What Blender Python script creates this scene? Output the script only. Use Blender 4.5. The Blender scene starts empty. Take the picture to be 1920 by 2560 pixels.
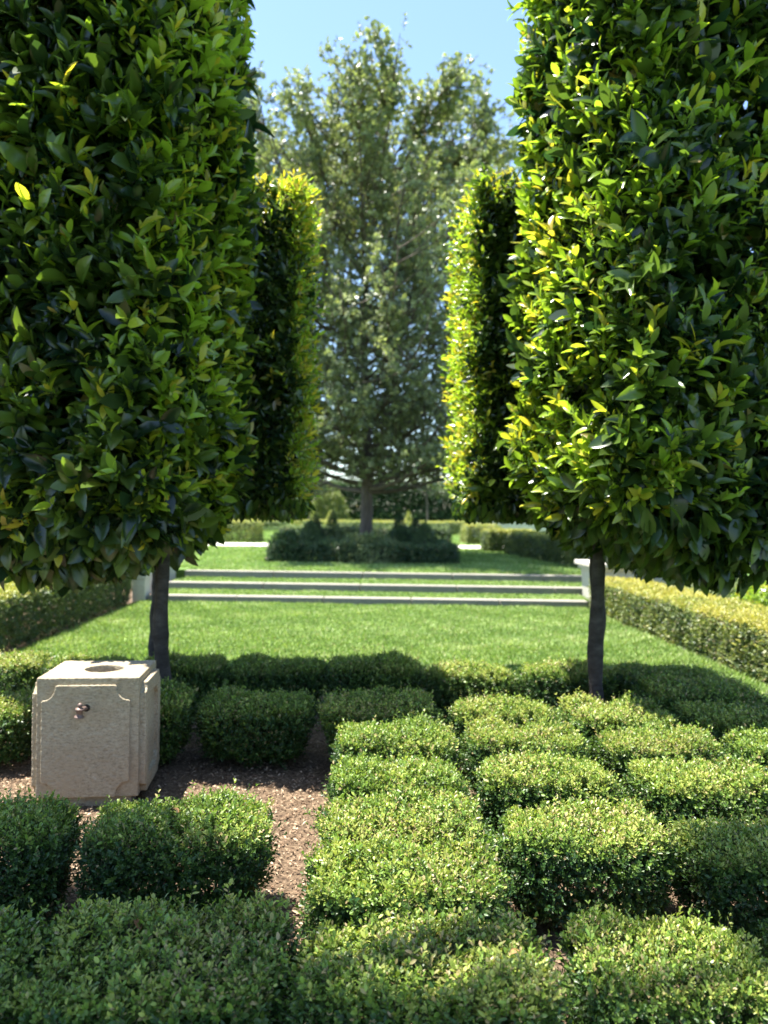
import bpy, math, random
import numpy as np
from mathutils import Vector, Matrix
R = math.radians
rng = np.random.default_rng(7)
random.seed(7)
SC = bpy.context.scene
COL = SC.collection

# ------------------------------------------------------------------ camera
cd = bpy.data.cameras.new('camera')
cam = bpy.data.objects.new('camera', cd); COL.objects.link(cam)
cd.sensor_fit = 'VERTICAL'; cd.sensor_height = 36.0; cd.sensor_width = 27.0
cd.lens = 27.03
cd.clip_start = 0.05; cd.clip_end = 2000
cam.matrix_world = (Matrix.Translation((-.16, 0, 1.5)) @ Matrix.Rotation(R(-2.03), 4, 'Z')
                    @ Matrix.Rotation(R(90), 4, 'X') @ Matrix.Rotation(R(.75), 4, 'Z'))
cd.dof.use_dof = True; cd.dof.focus_distance = 2.65; cd.dof.aperture_fstop = 2.3
SC.camera = cam
# ------------------------------------------------------------------ light
SUN = Vector((-.295, .04, 1)).normalized()          # direction towards the sun
W = bpy.data.worlds.new('World'); SC.world = W; W.use_nodes = True
nt = W.node_tree; bg = nt.nodes['Background']
sky = nt.nodes.new('ShaderNodeTexSky'); sky.sky_type = 'NISHITA'; sky.sun_disc = False
sky.sun_elevation = math.asin(SUN.z); sky.sun_rotation = math.atan2(SUN.x, SUN.y)
sky.air_density = 1.0; sky.dust_density = .6; sky.ozone_density = 3.0
nt.links.new(sky.outputs[0], bg.inputs[0]); bg.inputs[1].default_value = .10
sl = bpy.data.lights.new('sun', 'SUN'); sl.energy = 5.0; sl.angle = R(.53); sl.color = (1, .96, .88)
so = bpy.data.objects.new('sun', sl); COL.objects.link(so)
so.rotation_euler = SUN.to_track_quat('Z', 'Y').to_euler(); so.location = (0, 0, 30)
SC.view_settings.view_transform = 'Standard'; SC.view_settings.look = 'None'
SC.view_settings.gamma = 1; SC.view_settings.exposure = 1.97
SC.cycles.max_bounces = 8; SC.cycles.transmission_bounces = 6; SC.cycles.diffuse_bounces = 5
SC.cycles.sample_clamp_indirect = 8

# ------------------------------------------------------------------ helpers: objects
def tag(o, label=None, cat=None, group=None, kind=None):
    if label: o['label'] = label
    if cat: o['category'] = cat
    if group: o['group'] = group
    if kind: o['kind'] = kind
    return o
def empty(name, loc=(0, 0, 0), rz=0):
    o = bpy.data.objects.new(name, None); COL.objects.link(o)
    o.location = loc; o.rotation_euler = (0, 0, rz); o.empty_display_size = .1
    return o
def link(name, me, parent=None, loc=None):
    o = bpy.data.objects.new(name, me); COL.objects.link(o)
    if parent is not None: o.parent = parent
    if loc is not None: o.location = loc
    return o

class MB:
    """numpy mesh collector"""
    def __init__(s): s.v = []; s.t = []; s.q = []; s.n = 0; s.c = []; s.tm = []; s.qm = []
    def add(s, v, t=None, q=None, c=None, m=0):
        v = np.asarray(v, np.float32).reshape(-1, 3)
        if t is not None and len(t):
            t = np.asarray(t, np.int32).reshape(-1, 3) + s.n; s.t.append(t); s.tm.append(np.full(len(t), m, np.int32))
        if q is not None and len(q):
            q = np.asarray(q, np.int32).reshape(-1, 4) + s.n; s.q.append(q); s.qm.append(np.full(len(q), m, np.int32))
        s.v.append(v); s.n += len(v)
        if c is None: c = np.zeros((len(v), 4), np.float32)
        s.c.append(np.asarray(c, np.float32))
    def mesh(s, name, mats, smooth=True):
        me = bpy.data.meshes.new(name)
        v = np.concatenate(s.v); c = np.concatenate(s.c)
        t = np.concatenate(s.t) if s.t else np.zeros((0, 3), np.int32)
        q = np.concatenate(s.q) if s.q else np.zeros((0, 4), np.int32)
        me.vertices.add(len(v)); me.vertices.foreach_set('co', v.ravel())
        nl = t.size + q.size
        me.loops.add(nl); me.loops.foreach_set('vertex_index', np.concatenate([t.ravel(), q.ravel()]))
        np_ = len(t) + len(q); me.polygons.add(np_)
        st = np.concatenate([np.arange(len(t)) * 3, t.size + np.arange(len(q)) * 4]).astype(np.int32)
        me.polygons.foreach_set('loop_start', st)
        mi = np.concatenate(s.tm + s.qm).astype(np.int32)
        me.polygons.foreach_set('material_index', mi)
        me.polygons.foreach_set('use_smooth', np.full(np_, smooth))
        a = me.color_attributes.new('tint', 'FLOAT_COLOR', 'POINT'); a.data.foreach_set('color', c.ravel())
        for m in (mats if isinstance(mats, (list, tuple)) else [mats]): me.materials.append(m)
        me.update(); me.validate()
        return me
    def build(s, name, mats, parent=None, smooth=True, loc=None):
        return link(name, s.mesh(name, mats, smooth), parent, loc)

def nrm(a): return a / np.maximum(np.linalg.norm(a, axis=-1, keepdims=True), 1e-9)
def wob(p, s, seed, k=5):
    """smooth low-frequency noise about -1..1 at points p"""
    r = np.random.default_rng(seed); o = 0
    for i in range(k):
        d = r.normal(size=3); d /= np.linalg.norm(d)
        o = o + np.sin(p @ d * s * (1 + .5 * i) + r.uniform(0, 6.28)) / (1 + .3 * i)
    return o / 2.2

# ------------------------------------------------------------------ helpers: materials
def mat(name):
    m = bpy.data.materials.new(name); m.use_nodes = True
    n = m.node_tree.nodes; b = n['Principled BSDF']
    return m, m.node_tree, n, b
def N(nt, t, **k):
    n = nt.nodes.new(t)
    for a, v in k.items():
        if a.startswith('i_'): n.inputs[int(a[2:]) if a[2:].isdigit() else a[2:]].default_value = v
        else: setattr(n, a, v)
    return n
def mix(nt, fac, a, b, mode='MIX'):
    m = nt.nodes.new('ShaderNodeMix'); m.data_type = 'RGBA'; m.blend_type = mode
    for i, x in ((0, fac), (6, a), (7, b)):
        if isinstance(x, bpy.types.NodeSocket): nt.links.new(x, m.inputs[i])
        else: m.inputs[i].default_value = (*x, 1) if isinstance(x, (tuple, list)) and len(x) == 3 else x
    return m.outputs[2]
def ramp(nt, src, stops):
    r = nt.nodes.new('ShaderNodeValToRGB'); e = r.color_ramp.elements
    while len(e) < len(stops): e.new(.5)
    for k, (p, c) in enumerate(stops): e[k].position = p; e[k].color = (*c, 1)
    nt.links.new(src, r.inputs[0]); return r.outputs[0]

def leaf_mat(name, mature, young, tip, tan=(.33, .24, .10), rough=.38, trans=.32, spec=.5, tgain=1.5):
    m, t, n, b = mat(name)
    at = N(t, 'ShaderNodeAttribute', attribute_name='tint')
    sp = N(t, 'ShaderNodeSeparateColor'); t.links.new(at.outputs['Color'], sp.inputs[0])
    c = ramp(t, sp.outputs[0], [(0, mature), (.35, tuple(.6 * a + .4 * y for a, y in zip(mature, young))), (.75, young), (1, tip)])
    hv = N(t, 'ShaderNodeHueSaturation'); t.links.new(c, hv.inputs['Color'])
    mr = N(t, 'ShaderNodeMapRange'); mr.inputs[3].default_value = .7; mr.inputs[4].default_value = 1.3
    t.links.new(sp.outputs[1], mr.inputs[0]); t.links.new(mr.outputs[0], hv.inputs['Value'])
    c = mix(t, sp.outputs[2], hv.outputs[0], tan)
    geo = N(t, 'ShaderNodeNewGeometry')
    pale = mix(t, 1.0, c, (1.35, 1.3, 1.5), 'MULTIPLY')
    c2 = mix(t, geo.outputs['Backfacing'], c, pale)          # leaf underside is paler and matt
    t.links.new(c2, b.inputs['Base Color']); b.inputs['Roughness'].default_value = rough
    b.inputs['Specular IOR Level'].default_value = spec
    tr = N(t, 'ShaderNodeBsdfTranslucent')
    tc = mix(t, 1.0, c, (tgain, tgain * 1.05, tgain * .45), 'MULTIPLY'); t.links.new(tc, tr.inputs[0])
    ms = N(t, 'ShaderNodeMixShader'); ms.inputs[0].default_value = trans
    t.links.new(b.outputs[0], ms.inputs[1]); t.links.new(tr.outputs[0], ms.inputs[2])
    t.links.new(ms.outputs[0], n['Material Output'].inputs[0])
    return m

def rough_mat(name, cols, scale=8, rough=.9, bump=.3, detail=8, stretch=(1, 1, 1), spec=.3, bdist=.02):
    m, t, n, b = mat(name)
    tc = N(t, 'ShaderNodeTexCoord'); mp = N(t, 'ShaderNodeMapping'); mp.inputs['Scale'].default_value = stretch
    t.links.new(tc.outputs['Object'], mp.inputs[0])
    no = N(t, 'ShaderNodeTexNoise', i_Scale=scale, i_Detail=detail, i_Roughness=.65); t.links.new(mp.outputs[0], no.inputs[0])
    k = len(cols)
    c = ramp(t, no.outputs[0], [(.3 + .4 * i / max(1, k - 1), cc) for i, cc in enumerate(cols)])
    t.links.new(c, b.inputs['Base Color']); b.inputs['Roughness'].default_value = rough
    b.inputs['Specular IOR Level'].default_value = spec
    n2 = N(t, 'ShaderNodeTexNoise', i_Scale=scale * 6, i_Detail=6); t.links.new(mp.outputs[0], n2.inputs[0])
    ad = N(t, 'ShaderNodeMath', operation='ADD'); t.links.new(no.outputs[0], ad.inputs[0]); t.links.new(n2.outputs[0], ad.inputs[1])
    bp = N(t, 'ShaderNodeBump', i_Strength=bump, i_Distance=bdist); t.links.new(ad.outputs[0], bp.inputs['Height'])
    t.links.new(bp.outputs[0], b.inputs['Normal'])
    return m

M_LAUREL = leaf_mat('laurel_leaf', (.012, .031, .016), (.25, .37, .038), (.44, .36, .045), rough=.25, trans=.40, spec=.65, tgain=1.75)
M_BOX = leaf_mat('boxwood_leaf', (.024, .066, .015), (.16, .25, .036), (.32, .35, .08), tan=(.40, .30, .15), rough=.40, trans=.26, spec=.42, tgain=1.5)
M_HEDGE = leaf_mat('hedge_leaf', (.045, .082, .03), (.20, .24, .05), (.36, .33, .07), tan=(.22, .17, .09), rough=.45, trans=.25)
M_OAK = leaf_mat('tree_leaf', (.075, .105, .05), (.20, .245, .10), (.31, .33, .15), rough=.34, trans=.30, spec=.55)
M_CENTRE = leaf_mat('pale_tree_leaf', (.11, .14, .08), (.28, .315, .16), (.40, .42, .24), rough=.36, trans=.33, spec=.5)
M_YEW = leaf_mat('dark_clipped_leaf', (.018, .045, .014), (.05, .10, .025), (.12, .18, .04), rough=.5, trans=.2)
M_BED = leaf_mat('bed_leaf', (.030, .062, .024), (.09, .145, .05), (.17, .22, .08), rough=.5, trans=.25)
M_GRASS = leaf_mat('grass_blade', (.14, .225, .055), (.25, .35, .095), (.44, .50, .24), tan=(.34, .30, .14), rough=.45, trans=.28, spec=.35)
M_STEM = rough_mat('green_stem', [(.05, .06, .025), (.12, .12, .05)], 30)
M_TWIG = rough_mat('twig_bark', [(.05, .04, .03), (.12, .095, .07)], 20)
M_BARK = rough_mat('dark_bark', [(.018, .015, .013), (.042, .036, .032), (.075, .066, .060)], 9, bump=.6, stretch=(1, 1, 2.2), bdist=.012)
M_OAKBARK = rough_mat('brown_bark', [(.07, .055, .045), (.17, .135, .11)], 6, bump=.8, stretch=(2, 2, .5), bdist=.03)
M_MULCH = rough_mat('bark_mulch', [(.05, .03, .018), (.15, .10, .06), (.28, .20, .125)], 45, bump=.8)
M_SOIL = rough_mat('turf_soil', [(.03, .06, .012), (.06, .12, .02)], 14)
M_TURF = rough_mat('far_turf', [(.06, .12, .02), (.11, .19, .035)], 1.5)
M_PATH = rough_mat('pale_gravel', [(.50, .47, .40), (.66, .62, .55)], 30)

def stone_mat(name, base, dark, light, warm, sc=1.0):
    m, t, n, b = mat(name)
    tc = N(t, 'ShaderNodeTexCoord'); co = tc.outputs['Object']
    def noise(s, d=8, r=.6, st=None):
        x = N(t, 'ShaderNodeTexNoise', i_Scale=s * sc, i_Detail=d, i_Roughness=r)
        if st:
            mp = N(t, 'ShaderNodeMapping'); mp.inputs['Scale'].default_value = st; mp.inputs['Rotation'].default_value = (0, R(24), R(10))
            t.links.new(co, mp.inputs[0]); t.links.new(mp.outputs[0], x.inputs[0])
        else: t.links.new(co, x.inputs[0])
        return x.outputs[0]
    big = noise(4, 5); fib = noise(48, 8, .75, (1, 1, 2.2)); fine = noise(90, 6); st = noise(2.2, 3)
    c = ramp(t, fib, [(.3, dark), (.5, base), (.7, light)])
    c = mix(t, ramp(t, big, [(.45, (0, 0, 0)), (.7, (.55, .55, .55))]), c, warm)
    c = mix(t, ramp(t, fine, [(.3, (.45, .45, .45)), (.45, (0, 0, 0))]), c, dark)
    c = mix(t, ramp(t, st, [(.55, (0, 0, 0)), (.75, (.3, .3, .3))]), c, light)
    t.links.new(c, b.inputs['Base Color']); b.inputs['Roughness'].default_value = .92; b.inputs['Specular IOR Level'].default_value = .2
    a1 = N(t, 'ShaderNodeMath', operation='MULTIPLY_ADD'); t.links.new(fine, a1.inputs[0]); a1.inputs[1].default_value = .5; t.links.new(fib, a1.inputs[2])
    bp = N(t, 'ShaderNodeBump', i_Strength=.7, i_Distance=.006); t.links.new(a1.outputs[0], bp.inputs['Height']); t.links.new(bp.outputs[0], b.inputs['Normal'])
    return m
M_STONE = stone_mat('weathered_limestone', (.345, .29, .20), (.18, .14, .088), (.46, .40, .29), (.29, .21, .125))
M_STEP = stone_mat('grey_step_stone', (.23, .215, .18), (.13, .12, .095), (.31, .295, .25), (.18, .165, .13), .8)
M_CAP = stone_mat('cream_cast_stone', (.56, .52, .44), (.42, .38, .31), (.66, .62, .54), (.5, .44, .36), .6)
m, t_, n_, b_ = mat('brown_metal'); b_.inputs['Base Color'].default_value = (.15, .10, .08, 1); b_.inputs['Metallic'].default_value = .25; b_.inputs['Roughness'].default_value = .5
M_METAL = m
m, t_, n_, b_ = mat('dark_hole'); b_.inputs['Base Color'].default_value = (.03, .022, .016, 1); b_.inputs['Roughness'].default_value = 1
M_HOLE = m
M_DEAD = rough_mat('dead_leaf', [(.20, .09, .04), (.36, .20, .09)], 20)

# ------------------------------------------------------------------ helpers: leaves
def template(rows, width, curve=.12, fold=.25):
    """leaf outline: base point, rows of (left, mid, right), tip. returns uvw verts and triangles"""
    V = [(0, 0, 0)]; T = []
    for u, w in zip(rows, width):
        z = -curve * u * u
        V += [(u, -w, z + fold * w * .5), (u, 0, z), (u, w, z + fold * w * .5)]
    V.append((1, 0, -curve))
    T += [(0, 2, 1), (0, 3, 2)]
    for k in range(len(rows) - 1):
        a = 1 + 3 * k; b = a + 3
        T += [(a, a + 1, b + 1), (a, b + 1, b), (a + 1, a + 2, b + 2), (a + 1, b + 2, b + 1)]
    a = 1 + 3 * (len(rows) - 1); e = len(V) - 1
    T += [(a, a + 1, e), (a + 1, a + 2, e)]
    return np.array(V, np.float32), np.array(T, np.int32)
T_BIG = template((.18, .42, .68, .88), (.30, .48, .46, .24), .24, .34)
T_MID = template((.3, .7), (.40, .42), .12, .3)
T_SMALL = template((.5,), (.5,), .1, .3)

def leaves(mb, P, A, Nn, L, Wd, tint, tpl, m=0, curl=None):
    """place n leaves: point, axis, normal, length, width"""
    uvw, tri = tpl; n = len(P); k = len(uvw)
    A = nrm(A); S = nrm(np.cross(A, Nn)); Nn = np.cross(S, A)
    cv = np.ones(n) if curl is None else curl
    v = (P[:, None] + (L[:, None] * uvw[None, :, 0])[..., None] * A[:, None]
         + (Wd[:, None] * uvw[None, :, 1])[..., None] * S[:, None]
         + (L[:, None] * uvw[None, :, 2] * cv[:, None])[..., None] * Nn[:, None])
    t = tri[None] + (np.arange(n) * k)[:, None, None]
    mb.add(v.reshape(-1, 3), t.reshape(-1, 3), c=np.repeat(tint, k, axis=0), m=m)

def stems(mb, P0, P1, r, m=1):
    n = len(P0); d = nrm(P1 - P0); a = nrm(np.cross(d, rng.normal(size=(n, 3)))); b = np.cross(d, a)
    ring = []
    for k in range(3):
        an = 2 * math.pi * k / 3; ring.append(a * math.cos(an) + b * math.sin(an))
    ring = np.stack(ring, 1)
    rr = np.asarray(r).reshape(-1, 1, 1) * np.ones((n, 1, 1))
    v = np.concatenate([P0[:, None] + ring * rr, P1[:, None] + ring * rr * .6], 1)
    q = np.array([(0, 1, 4, 3), (1, 2, 5, 4), (2, 0, 3, 5)])
    mb.add(v.reshape(-1, 3), q=(q[None] + (np.arange(n) * 6)[:, None, None]).reshape(-1, 4), m=m)

def shoots(mb, P, D, Ls, nl, leafL, ratio, age, tpl, th0=75, th1=25, droop=.1, tanp=0., stem_r=.0015, stem=True, curlj=.6):
    """leafy shoots: base points P, directions D, lengths Ls, nl leaves each. age per shoot"""
    n = len(P); D = nrm(D)
    a = nrm(np.cross(D, rng.normal(size=(n, 3)))); b = np.cross(D, a)
    if stem: stems(mb, P, P + D * Ls[:, None], stem_r)
    j = np.arange(nl); tt = (j + 1) / nl
    ph = rng.uniform(0, 6.28, n)[:, None] + j[None] * 2.4 + rng.normal(0, .3, (n, nl))
    th = np.radians(th0 + (th1 - th0) * tt[None] ** 1.3 + rng.normal(0, 12, (n, nl)))
    t_ = np.clip(.12 + .88 * tt[None] + rng.normal(0, .05, (n, nl)), 0, 1.02)
    pos = P[:, None] + D[:, None] * (Ls[:, None] * t_)[..., None]
    rad = a[:, None] * np.cos(ph)[..., None] + b[:, None] * np.sin(ph)[..., None]
    A = D[:, None] * np.cos(th)[..., None] + rad * np.sin(th)[..., None]
    A[..., 2] -= droop
    Nn = D[:, None] * np.sin(th)[..., None] - rad * np.cos(th)[..., None] + rng.normal(0, .25, (n, nl, 3))
    sz = np.clip(rng.normal(1, .27, (n, nl)), .4, 1.6) * (1 - .35 * np.abs(tt[None] - .55) * 1.4)
    ll = np.asarray(leafL).reshape(-1, 1) * np.ones((n, 1)) * sz
    ag = np.clip(age[:, None] + .22 * (tt[None] - .5) * (age[:, None] > .3) + rng.normal(0, .07, (n, nl)), 0, 1)
    tint = np.zeros((n * nl, 4), np.float32); tint[:, 0] = ag.ravel(); tint[:, 1] = rng.random(n * nl)
    tint[:, 2] = (rng.random(n * nl) < np.repeat(np.broadcast_to(tanp, (n,)), nl)) * rng.uniform(.5, 1, n * nl); tint[:, 3] = 1
    f = lambda x: x.reshape(-1, 3)
    lr = ll.ravel()
    leaves(mb, f(pos), f(A), f(Nn), lr, lr * ratio * rng.uniform(.8, 1.2, len(lr)), tint, tpl,
           curl=1 + rng.normal(0, curlj, len(lr)))

def rbox(n, h, r, bottom=1.0, top=1.0):
    """points + outward normals on a rounded box of half sizes h; bottom/top = sampling weights"""
    h = np.array(h, float); ar = np.array([h[1] * h[2], h[0] * h[2], h[0] * h[1]])
    w = np.array([ar[0], ar[0], ar[1], ar[1], ar[2] * bottom, ar[2] * top]); w /= w.sum()
    f = rng.choice(6, n, p=w); p = rng.uniform(-1, 1, (n, 3)) * h
    ax = f // 2; sg = np.where(f % 2, 1, -1); p[np.arange(n), ax] = sg * h[ax]
    r = np.minimum(np.broadcast_to(np.asarray(r, float), (3,)), h * .98)
    q = np.clip(p, -(h - r), h - r); d = (p - q) / r
    d = nrm(d); return q + d * r, nrm(d / r)

# ------------------------------------------------------------------ helpers: tubes
def tube(mb, pts, rad, seg=10, m=0, lump=0., seed=0):
    pts = np.asarray(pts, float); rad = np.asarray(rad, float); k = len(pts)
    d = np.gradient(pts, axis=0); d = nrm(d)
    a = np.cross(d, [0.31, .95, .02]); a = nrm(a); b = np.cross(d, a)
    an = np.arange(seg) * 2 * math.pi / seg
    ring = a[:, None] * np.cos(an)[None, :, None] + b[:, None] * np.sin(an)[None, :, None]
    v = pts[:, None] + ring * rad[:, None, None]
    if lump: v = v + ring * (rad[:, None, None] * lump * wob(v.reshape(-1, 3), 14, seed).reshape(k, seg, 1))
    i = np.arange(k - 1)[:, None] * seg; j = np.arange(seg)[None]; j2 = (j + 1) % seg
    q = np.stack([i + j, i + j2, i + seg + j2, i + seg + j], -1).reshape(-1, 4)
    mb.add(v.reshape(-1, 3), q=q, m=m)
    c = len(mb.v); mb.add([pts[-1]], m=m)
    e = (k - 1) * seg
    base = mb.n - 1 - k * seg
    mb.t.append(np.array([(base + e + x, base + e + (x + 1) % seg, mb.n - 1) for x in range(seg)], np.int32)); mb.tm.append(np.full(seg, m, np.int32))

def box(mb, x0, x1, y0, y1, z0, z1, m=0):
    v = [(x, y, z) for z in (z0, z1) for y in (y0, y1) for x in (x0, x1)]
    q = [(0, 2, 3, 1), (4, 5, 7, 6), (0, 1, 5, 4), (2, 6, 7, 3), (1, 3, 7, 5), (0, 4, 6, 2)]
    mb.add(v, q=q, m=m)
def sheet(name, x0, x1, y0, y1, z, m, nx=2, ny=2, kind='structure'):
    mb = MB(); xs = np.linspace(x0, x1, nx); ys = np.linspace(y0, y1, ny)
    X, Y = np.meshgrid(xs, ys); v = np.stack([X, Y, np.full_like(X, z)], -1).reshape(-1, 3)
    i = np.arange(ny - 1)[:, None] * nx; j = np.arange(nx - 1)[None]
    mb.add(v, q=np.stack([i + j, i + j + 1, i + nx + j + 1, i + nx + j], -1).reshape(-1, 4))
    return tag(mb.build(name, m), kind=kind)
def bevel(o, w, seg=2):
    b = o.modifiers.new('bevel', 'BEVEL'); b.width = w; b.segments = seg; b.limit_method = 'ANGLE'; return o

# ================================================================== SETTING
STEPROT = R(-3.0)
sheet('ground', -600, 600, -400, 900, -.06, M_TURF)
sheet('planting_bed', -3.6, 2.75, .2, 6.25, -.004, M_MULCH, 2, 2)
sheet('lower_lawn', -3.66, 3.5, 6.25, 12.9, .0, M_SOIL, 2, 2)
sheet('side_bed', -12, -3.66, 1.5, 14.9, -.02, M_MULCH)
o = sheet('side_bed', 2.75, 12, 1.5, 14.9, -.024, M_SOIL)
# upper terrace: a raised slab behind the steps
mb = MB(); box(mb, -40, 40, 14.75, 62, -.05, .355)
tag(mb.build('upper_terrace', M_TURF, smooth=False), kind='structure')
mb = MB(); box(mb, -30, 30, 24.2, 26.9, .30, .362)
tag(mb.build('garden_path', M_PATH, smooth=False), kind='structure')

def grass(name, x0, x1, y0, y1, z, n, h=.045, w=.006, seed=1, keep=None, slope=0):
    P = np.stack([rng.uniform(x0, x1, n), rng.uniform(y0, y1, n), np.full(n, z)], 1)
    if keep is not None: P = P[keep(P)]
    if slope: P[:, 1] += slope * P[:, 0]
    n = len(P)
    A = rng.normal(0, .75, (n, 3)); A[:, 2] = 1; cl = wob(P * [1, 1, 0], 5, seed)
    A[:, 0] += .25 * wob(P, 2.1, seed + 3); A[:, 1] += .25 * wob(P, 2.7, seed + 5)
    Nn = rng.normal(size=(n, 3)); Nn[:, 2] *= .3
    tint = np.zeros((n, 4), np.float32)
    tint[:, 0] = np.clip(.45 + .25 * cl + .2 * wob(P, 23, seed + 1) + rng.normal(0, .2, n), 0, 1); tint[:, 1] = rng.random(n)
    tint[:, 2] = (rng.random(n) < .05) * .8
    mb = MB()
    leaves(mb, P, A, Nn, h * rng.uniform(.6, 1.35, n) * (1 + .2 * cl), np.full(n, w) * rng.uniform(.7, 1.4, n), tint, T_SMALL)
    return tag(mb.build(name, M_GRASS), kind='stuff')
tag(grass('lawn_grass', -3.64, 3.48, 6.25, 12.75, 0, 210000, .05, .010, 2), 'sunlit short mown grass of the lower lawn', 'grass')
tag(grass('terrace_grass', -7, 7, 15.0, 24.2, .355, 120000, .055, .016, 6,
      keep=lambda P: ~((abs(P[:, 0] - .07) < 1.9) & (P[:, 1] > 17) & (P[:, 1] < 20.8)), slope=-.0), 'mown grass of the upper terrace around the central tree', 'grass')
tag(grass('far_grass', -9, 9, 26.9, 44, .355, 60000, .07, .03, 9), 'far mown grass beyond the pale path', 'grass')

# mulch chips over the bed
n = 60000
P = np.stack([rng.uniform(-3.3, 1.3, n), rng.uniform(1.6, 6.0, n), rng.uniform(.0, .018, n)], 1)
keep = (P[:, 0] < -.2) & (P[:, 1] > 2.2) & (P[:, 1] < 5.0) | (rng.random(n) < .2)
P = P[keep]; n = len(P)
A = rng.normal(size=(n, 3)); A[:, 2] *= .25; Nn = rng.normal(0, .4, (n, 3)); Nn[:, 2] = 1
tint = np.zeros((n, 4), np.float32); tint[:, 0] = rng.random(n) ** 1.3; tint[:, 1] = rng.random(n)
mb = MB(); leaves(mb, P, A, Nn, rng.uniform(.008, .042, n) * rng.uniform(.5, 1, n), rng.uniform(.004, .012, n), tint, T_SMALL)
M_CHIP = leaf_mat('mulch_chip', (.13, .082, .050), (.32, .225, .145), (.44, .335, .235), rough=.85, trans=.0, spec=.2)
tag(mb.build('mulch', M_CHIP), 'reddish brown shredded bark mulch between the boxwoods', 'mulch', kind='stuff')

# ------------------------------------------------------------------ steps with grass treads
def in_steps(o):
    o.matrix_world = Matrix.Translation((0, 12.3, 0)) @ Matrix.Rotation(STEPROT, 4, 'Z'); return o
stl = ['pale stone step edge at the foot, lowest of three grass steps', 'pale stone step edge, middle one of three grass steps',
       'pale stone step edge at the top of three grass steps']
zt = [.118, .236, .355]; y0s = [0.0, 1.0, 2.1]
for k in range(3):
    mb = MB(); zb = -.03 if k == 0 else zt[k - 1] - .03
    xs = np.linspace(-3.5, 3.55 if k == 0 else 4.9, 6)
    for a, b in zip(xs[:-1], xs[1:]): box(mb, a + .005, b - .005, y0s[k], y0s[k] + .24, zb, zt[k])
    o = in_steps(mb.build('stone_step', M_STEP, smooth=False)); bevel(o, .012)
    tag(o, stl[k], 'step', 'stone steps up to the terrace')
for k, (a, b, z, gl) in enumerate([(.22, 1.02, .105, 'narrow grass strip on the lowest step tread'), (1.22, 2.12, .223, 'narrow grass strip on the middle step tread')]):
    xe = 3.62 if k == 0 else 4.9; mb = MB(); box(mb, -3.5, xe, a, b, -.03, z); o = in_steps(mb.build('tread_turf', M_SOIL, smooth=False)); tag(o, kind='structure')
    o = in_steps(grass('tread_grass', -3.5, xe, a, b, z, 16000, .04, .011, 20 + k)); tag(o, gl, 'grass')
mb = MB(); box(mb, -3.5, 4.9, 2.32, 3.1, -.03, .345); in_steps(tag(mb.build('terrace_edge', M_SOIL, smooth=False), kind='structure'))
in_steps(tag(grass('edge_grass', -3.5, 4.9, 2.32, 3.1, .345, 15000, .055, .012, 33), 'grass strip just behind the top step edge', 'grass'))

# cheek walls
def cheek(label, x0, x1, y0, y1, z, cap=.09, flip=1):
    e = empty('cheek_wall', ((x0 + x1) / 2, (y0 + y1) / 2, 0)); tag(e, label, 'stone wall')
    w = (x1 - x0) / 2; d = (y1 - y0) / 2
    mb = MB()
    v = [(-w * .93, -d * .97, -.05), (w * .93, -d * .97, -.05), (w * .93, d * .97, -.05), (-w * .93, d * .97, -.05),
         (-w, -d, z - .13), (w, -d, z - .13), (w, d, z - .13), (-w, d, z - .13)]
    mb.add(v, q=[(0, 3, 2, 1), (4, 5, 6, 7), (0, 1, 5, 4), (1, 2, 6, 5), (2, 3, 7, 6), (3, 0, 4, 7)])
    bevel(mb.build('wall_body', M_CAP, e, smooth=False), .015)
    mb = MB(); c = cap; box(mb, -w - c * .45, w + c * .45, -d - c * .45, d + c * .45, z - .129, z - .075); box(mb, -w - c, w + c, -d - c, d + c, z - .073, z)
    bevel(mb.build('coping', M_CAP, e, smooth=False), .014, 3)
    return e
cheek('low cream stone wall with projecting coping right of the grass steps', 3.66, 4.95, 12.05, 12.95, .73)
cheek('narrow pale stone pier at the left foot of the grass steps', -3.75, -3.53, 12.45, 12.75, .50, .02)
cheek('pale stone pier half hidden behind the left tree trunk above the steps', -4.2, -3.53, 14.0, 14.6, .80, .03)

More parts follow.
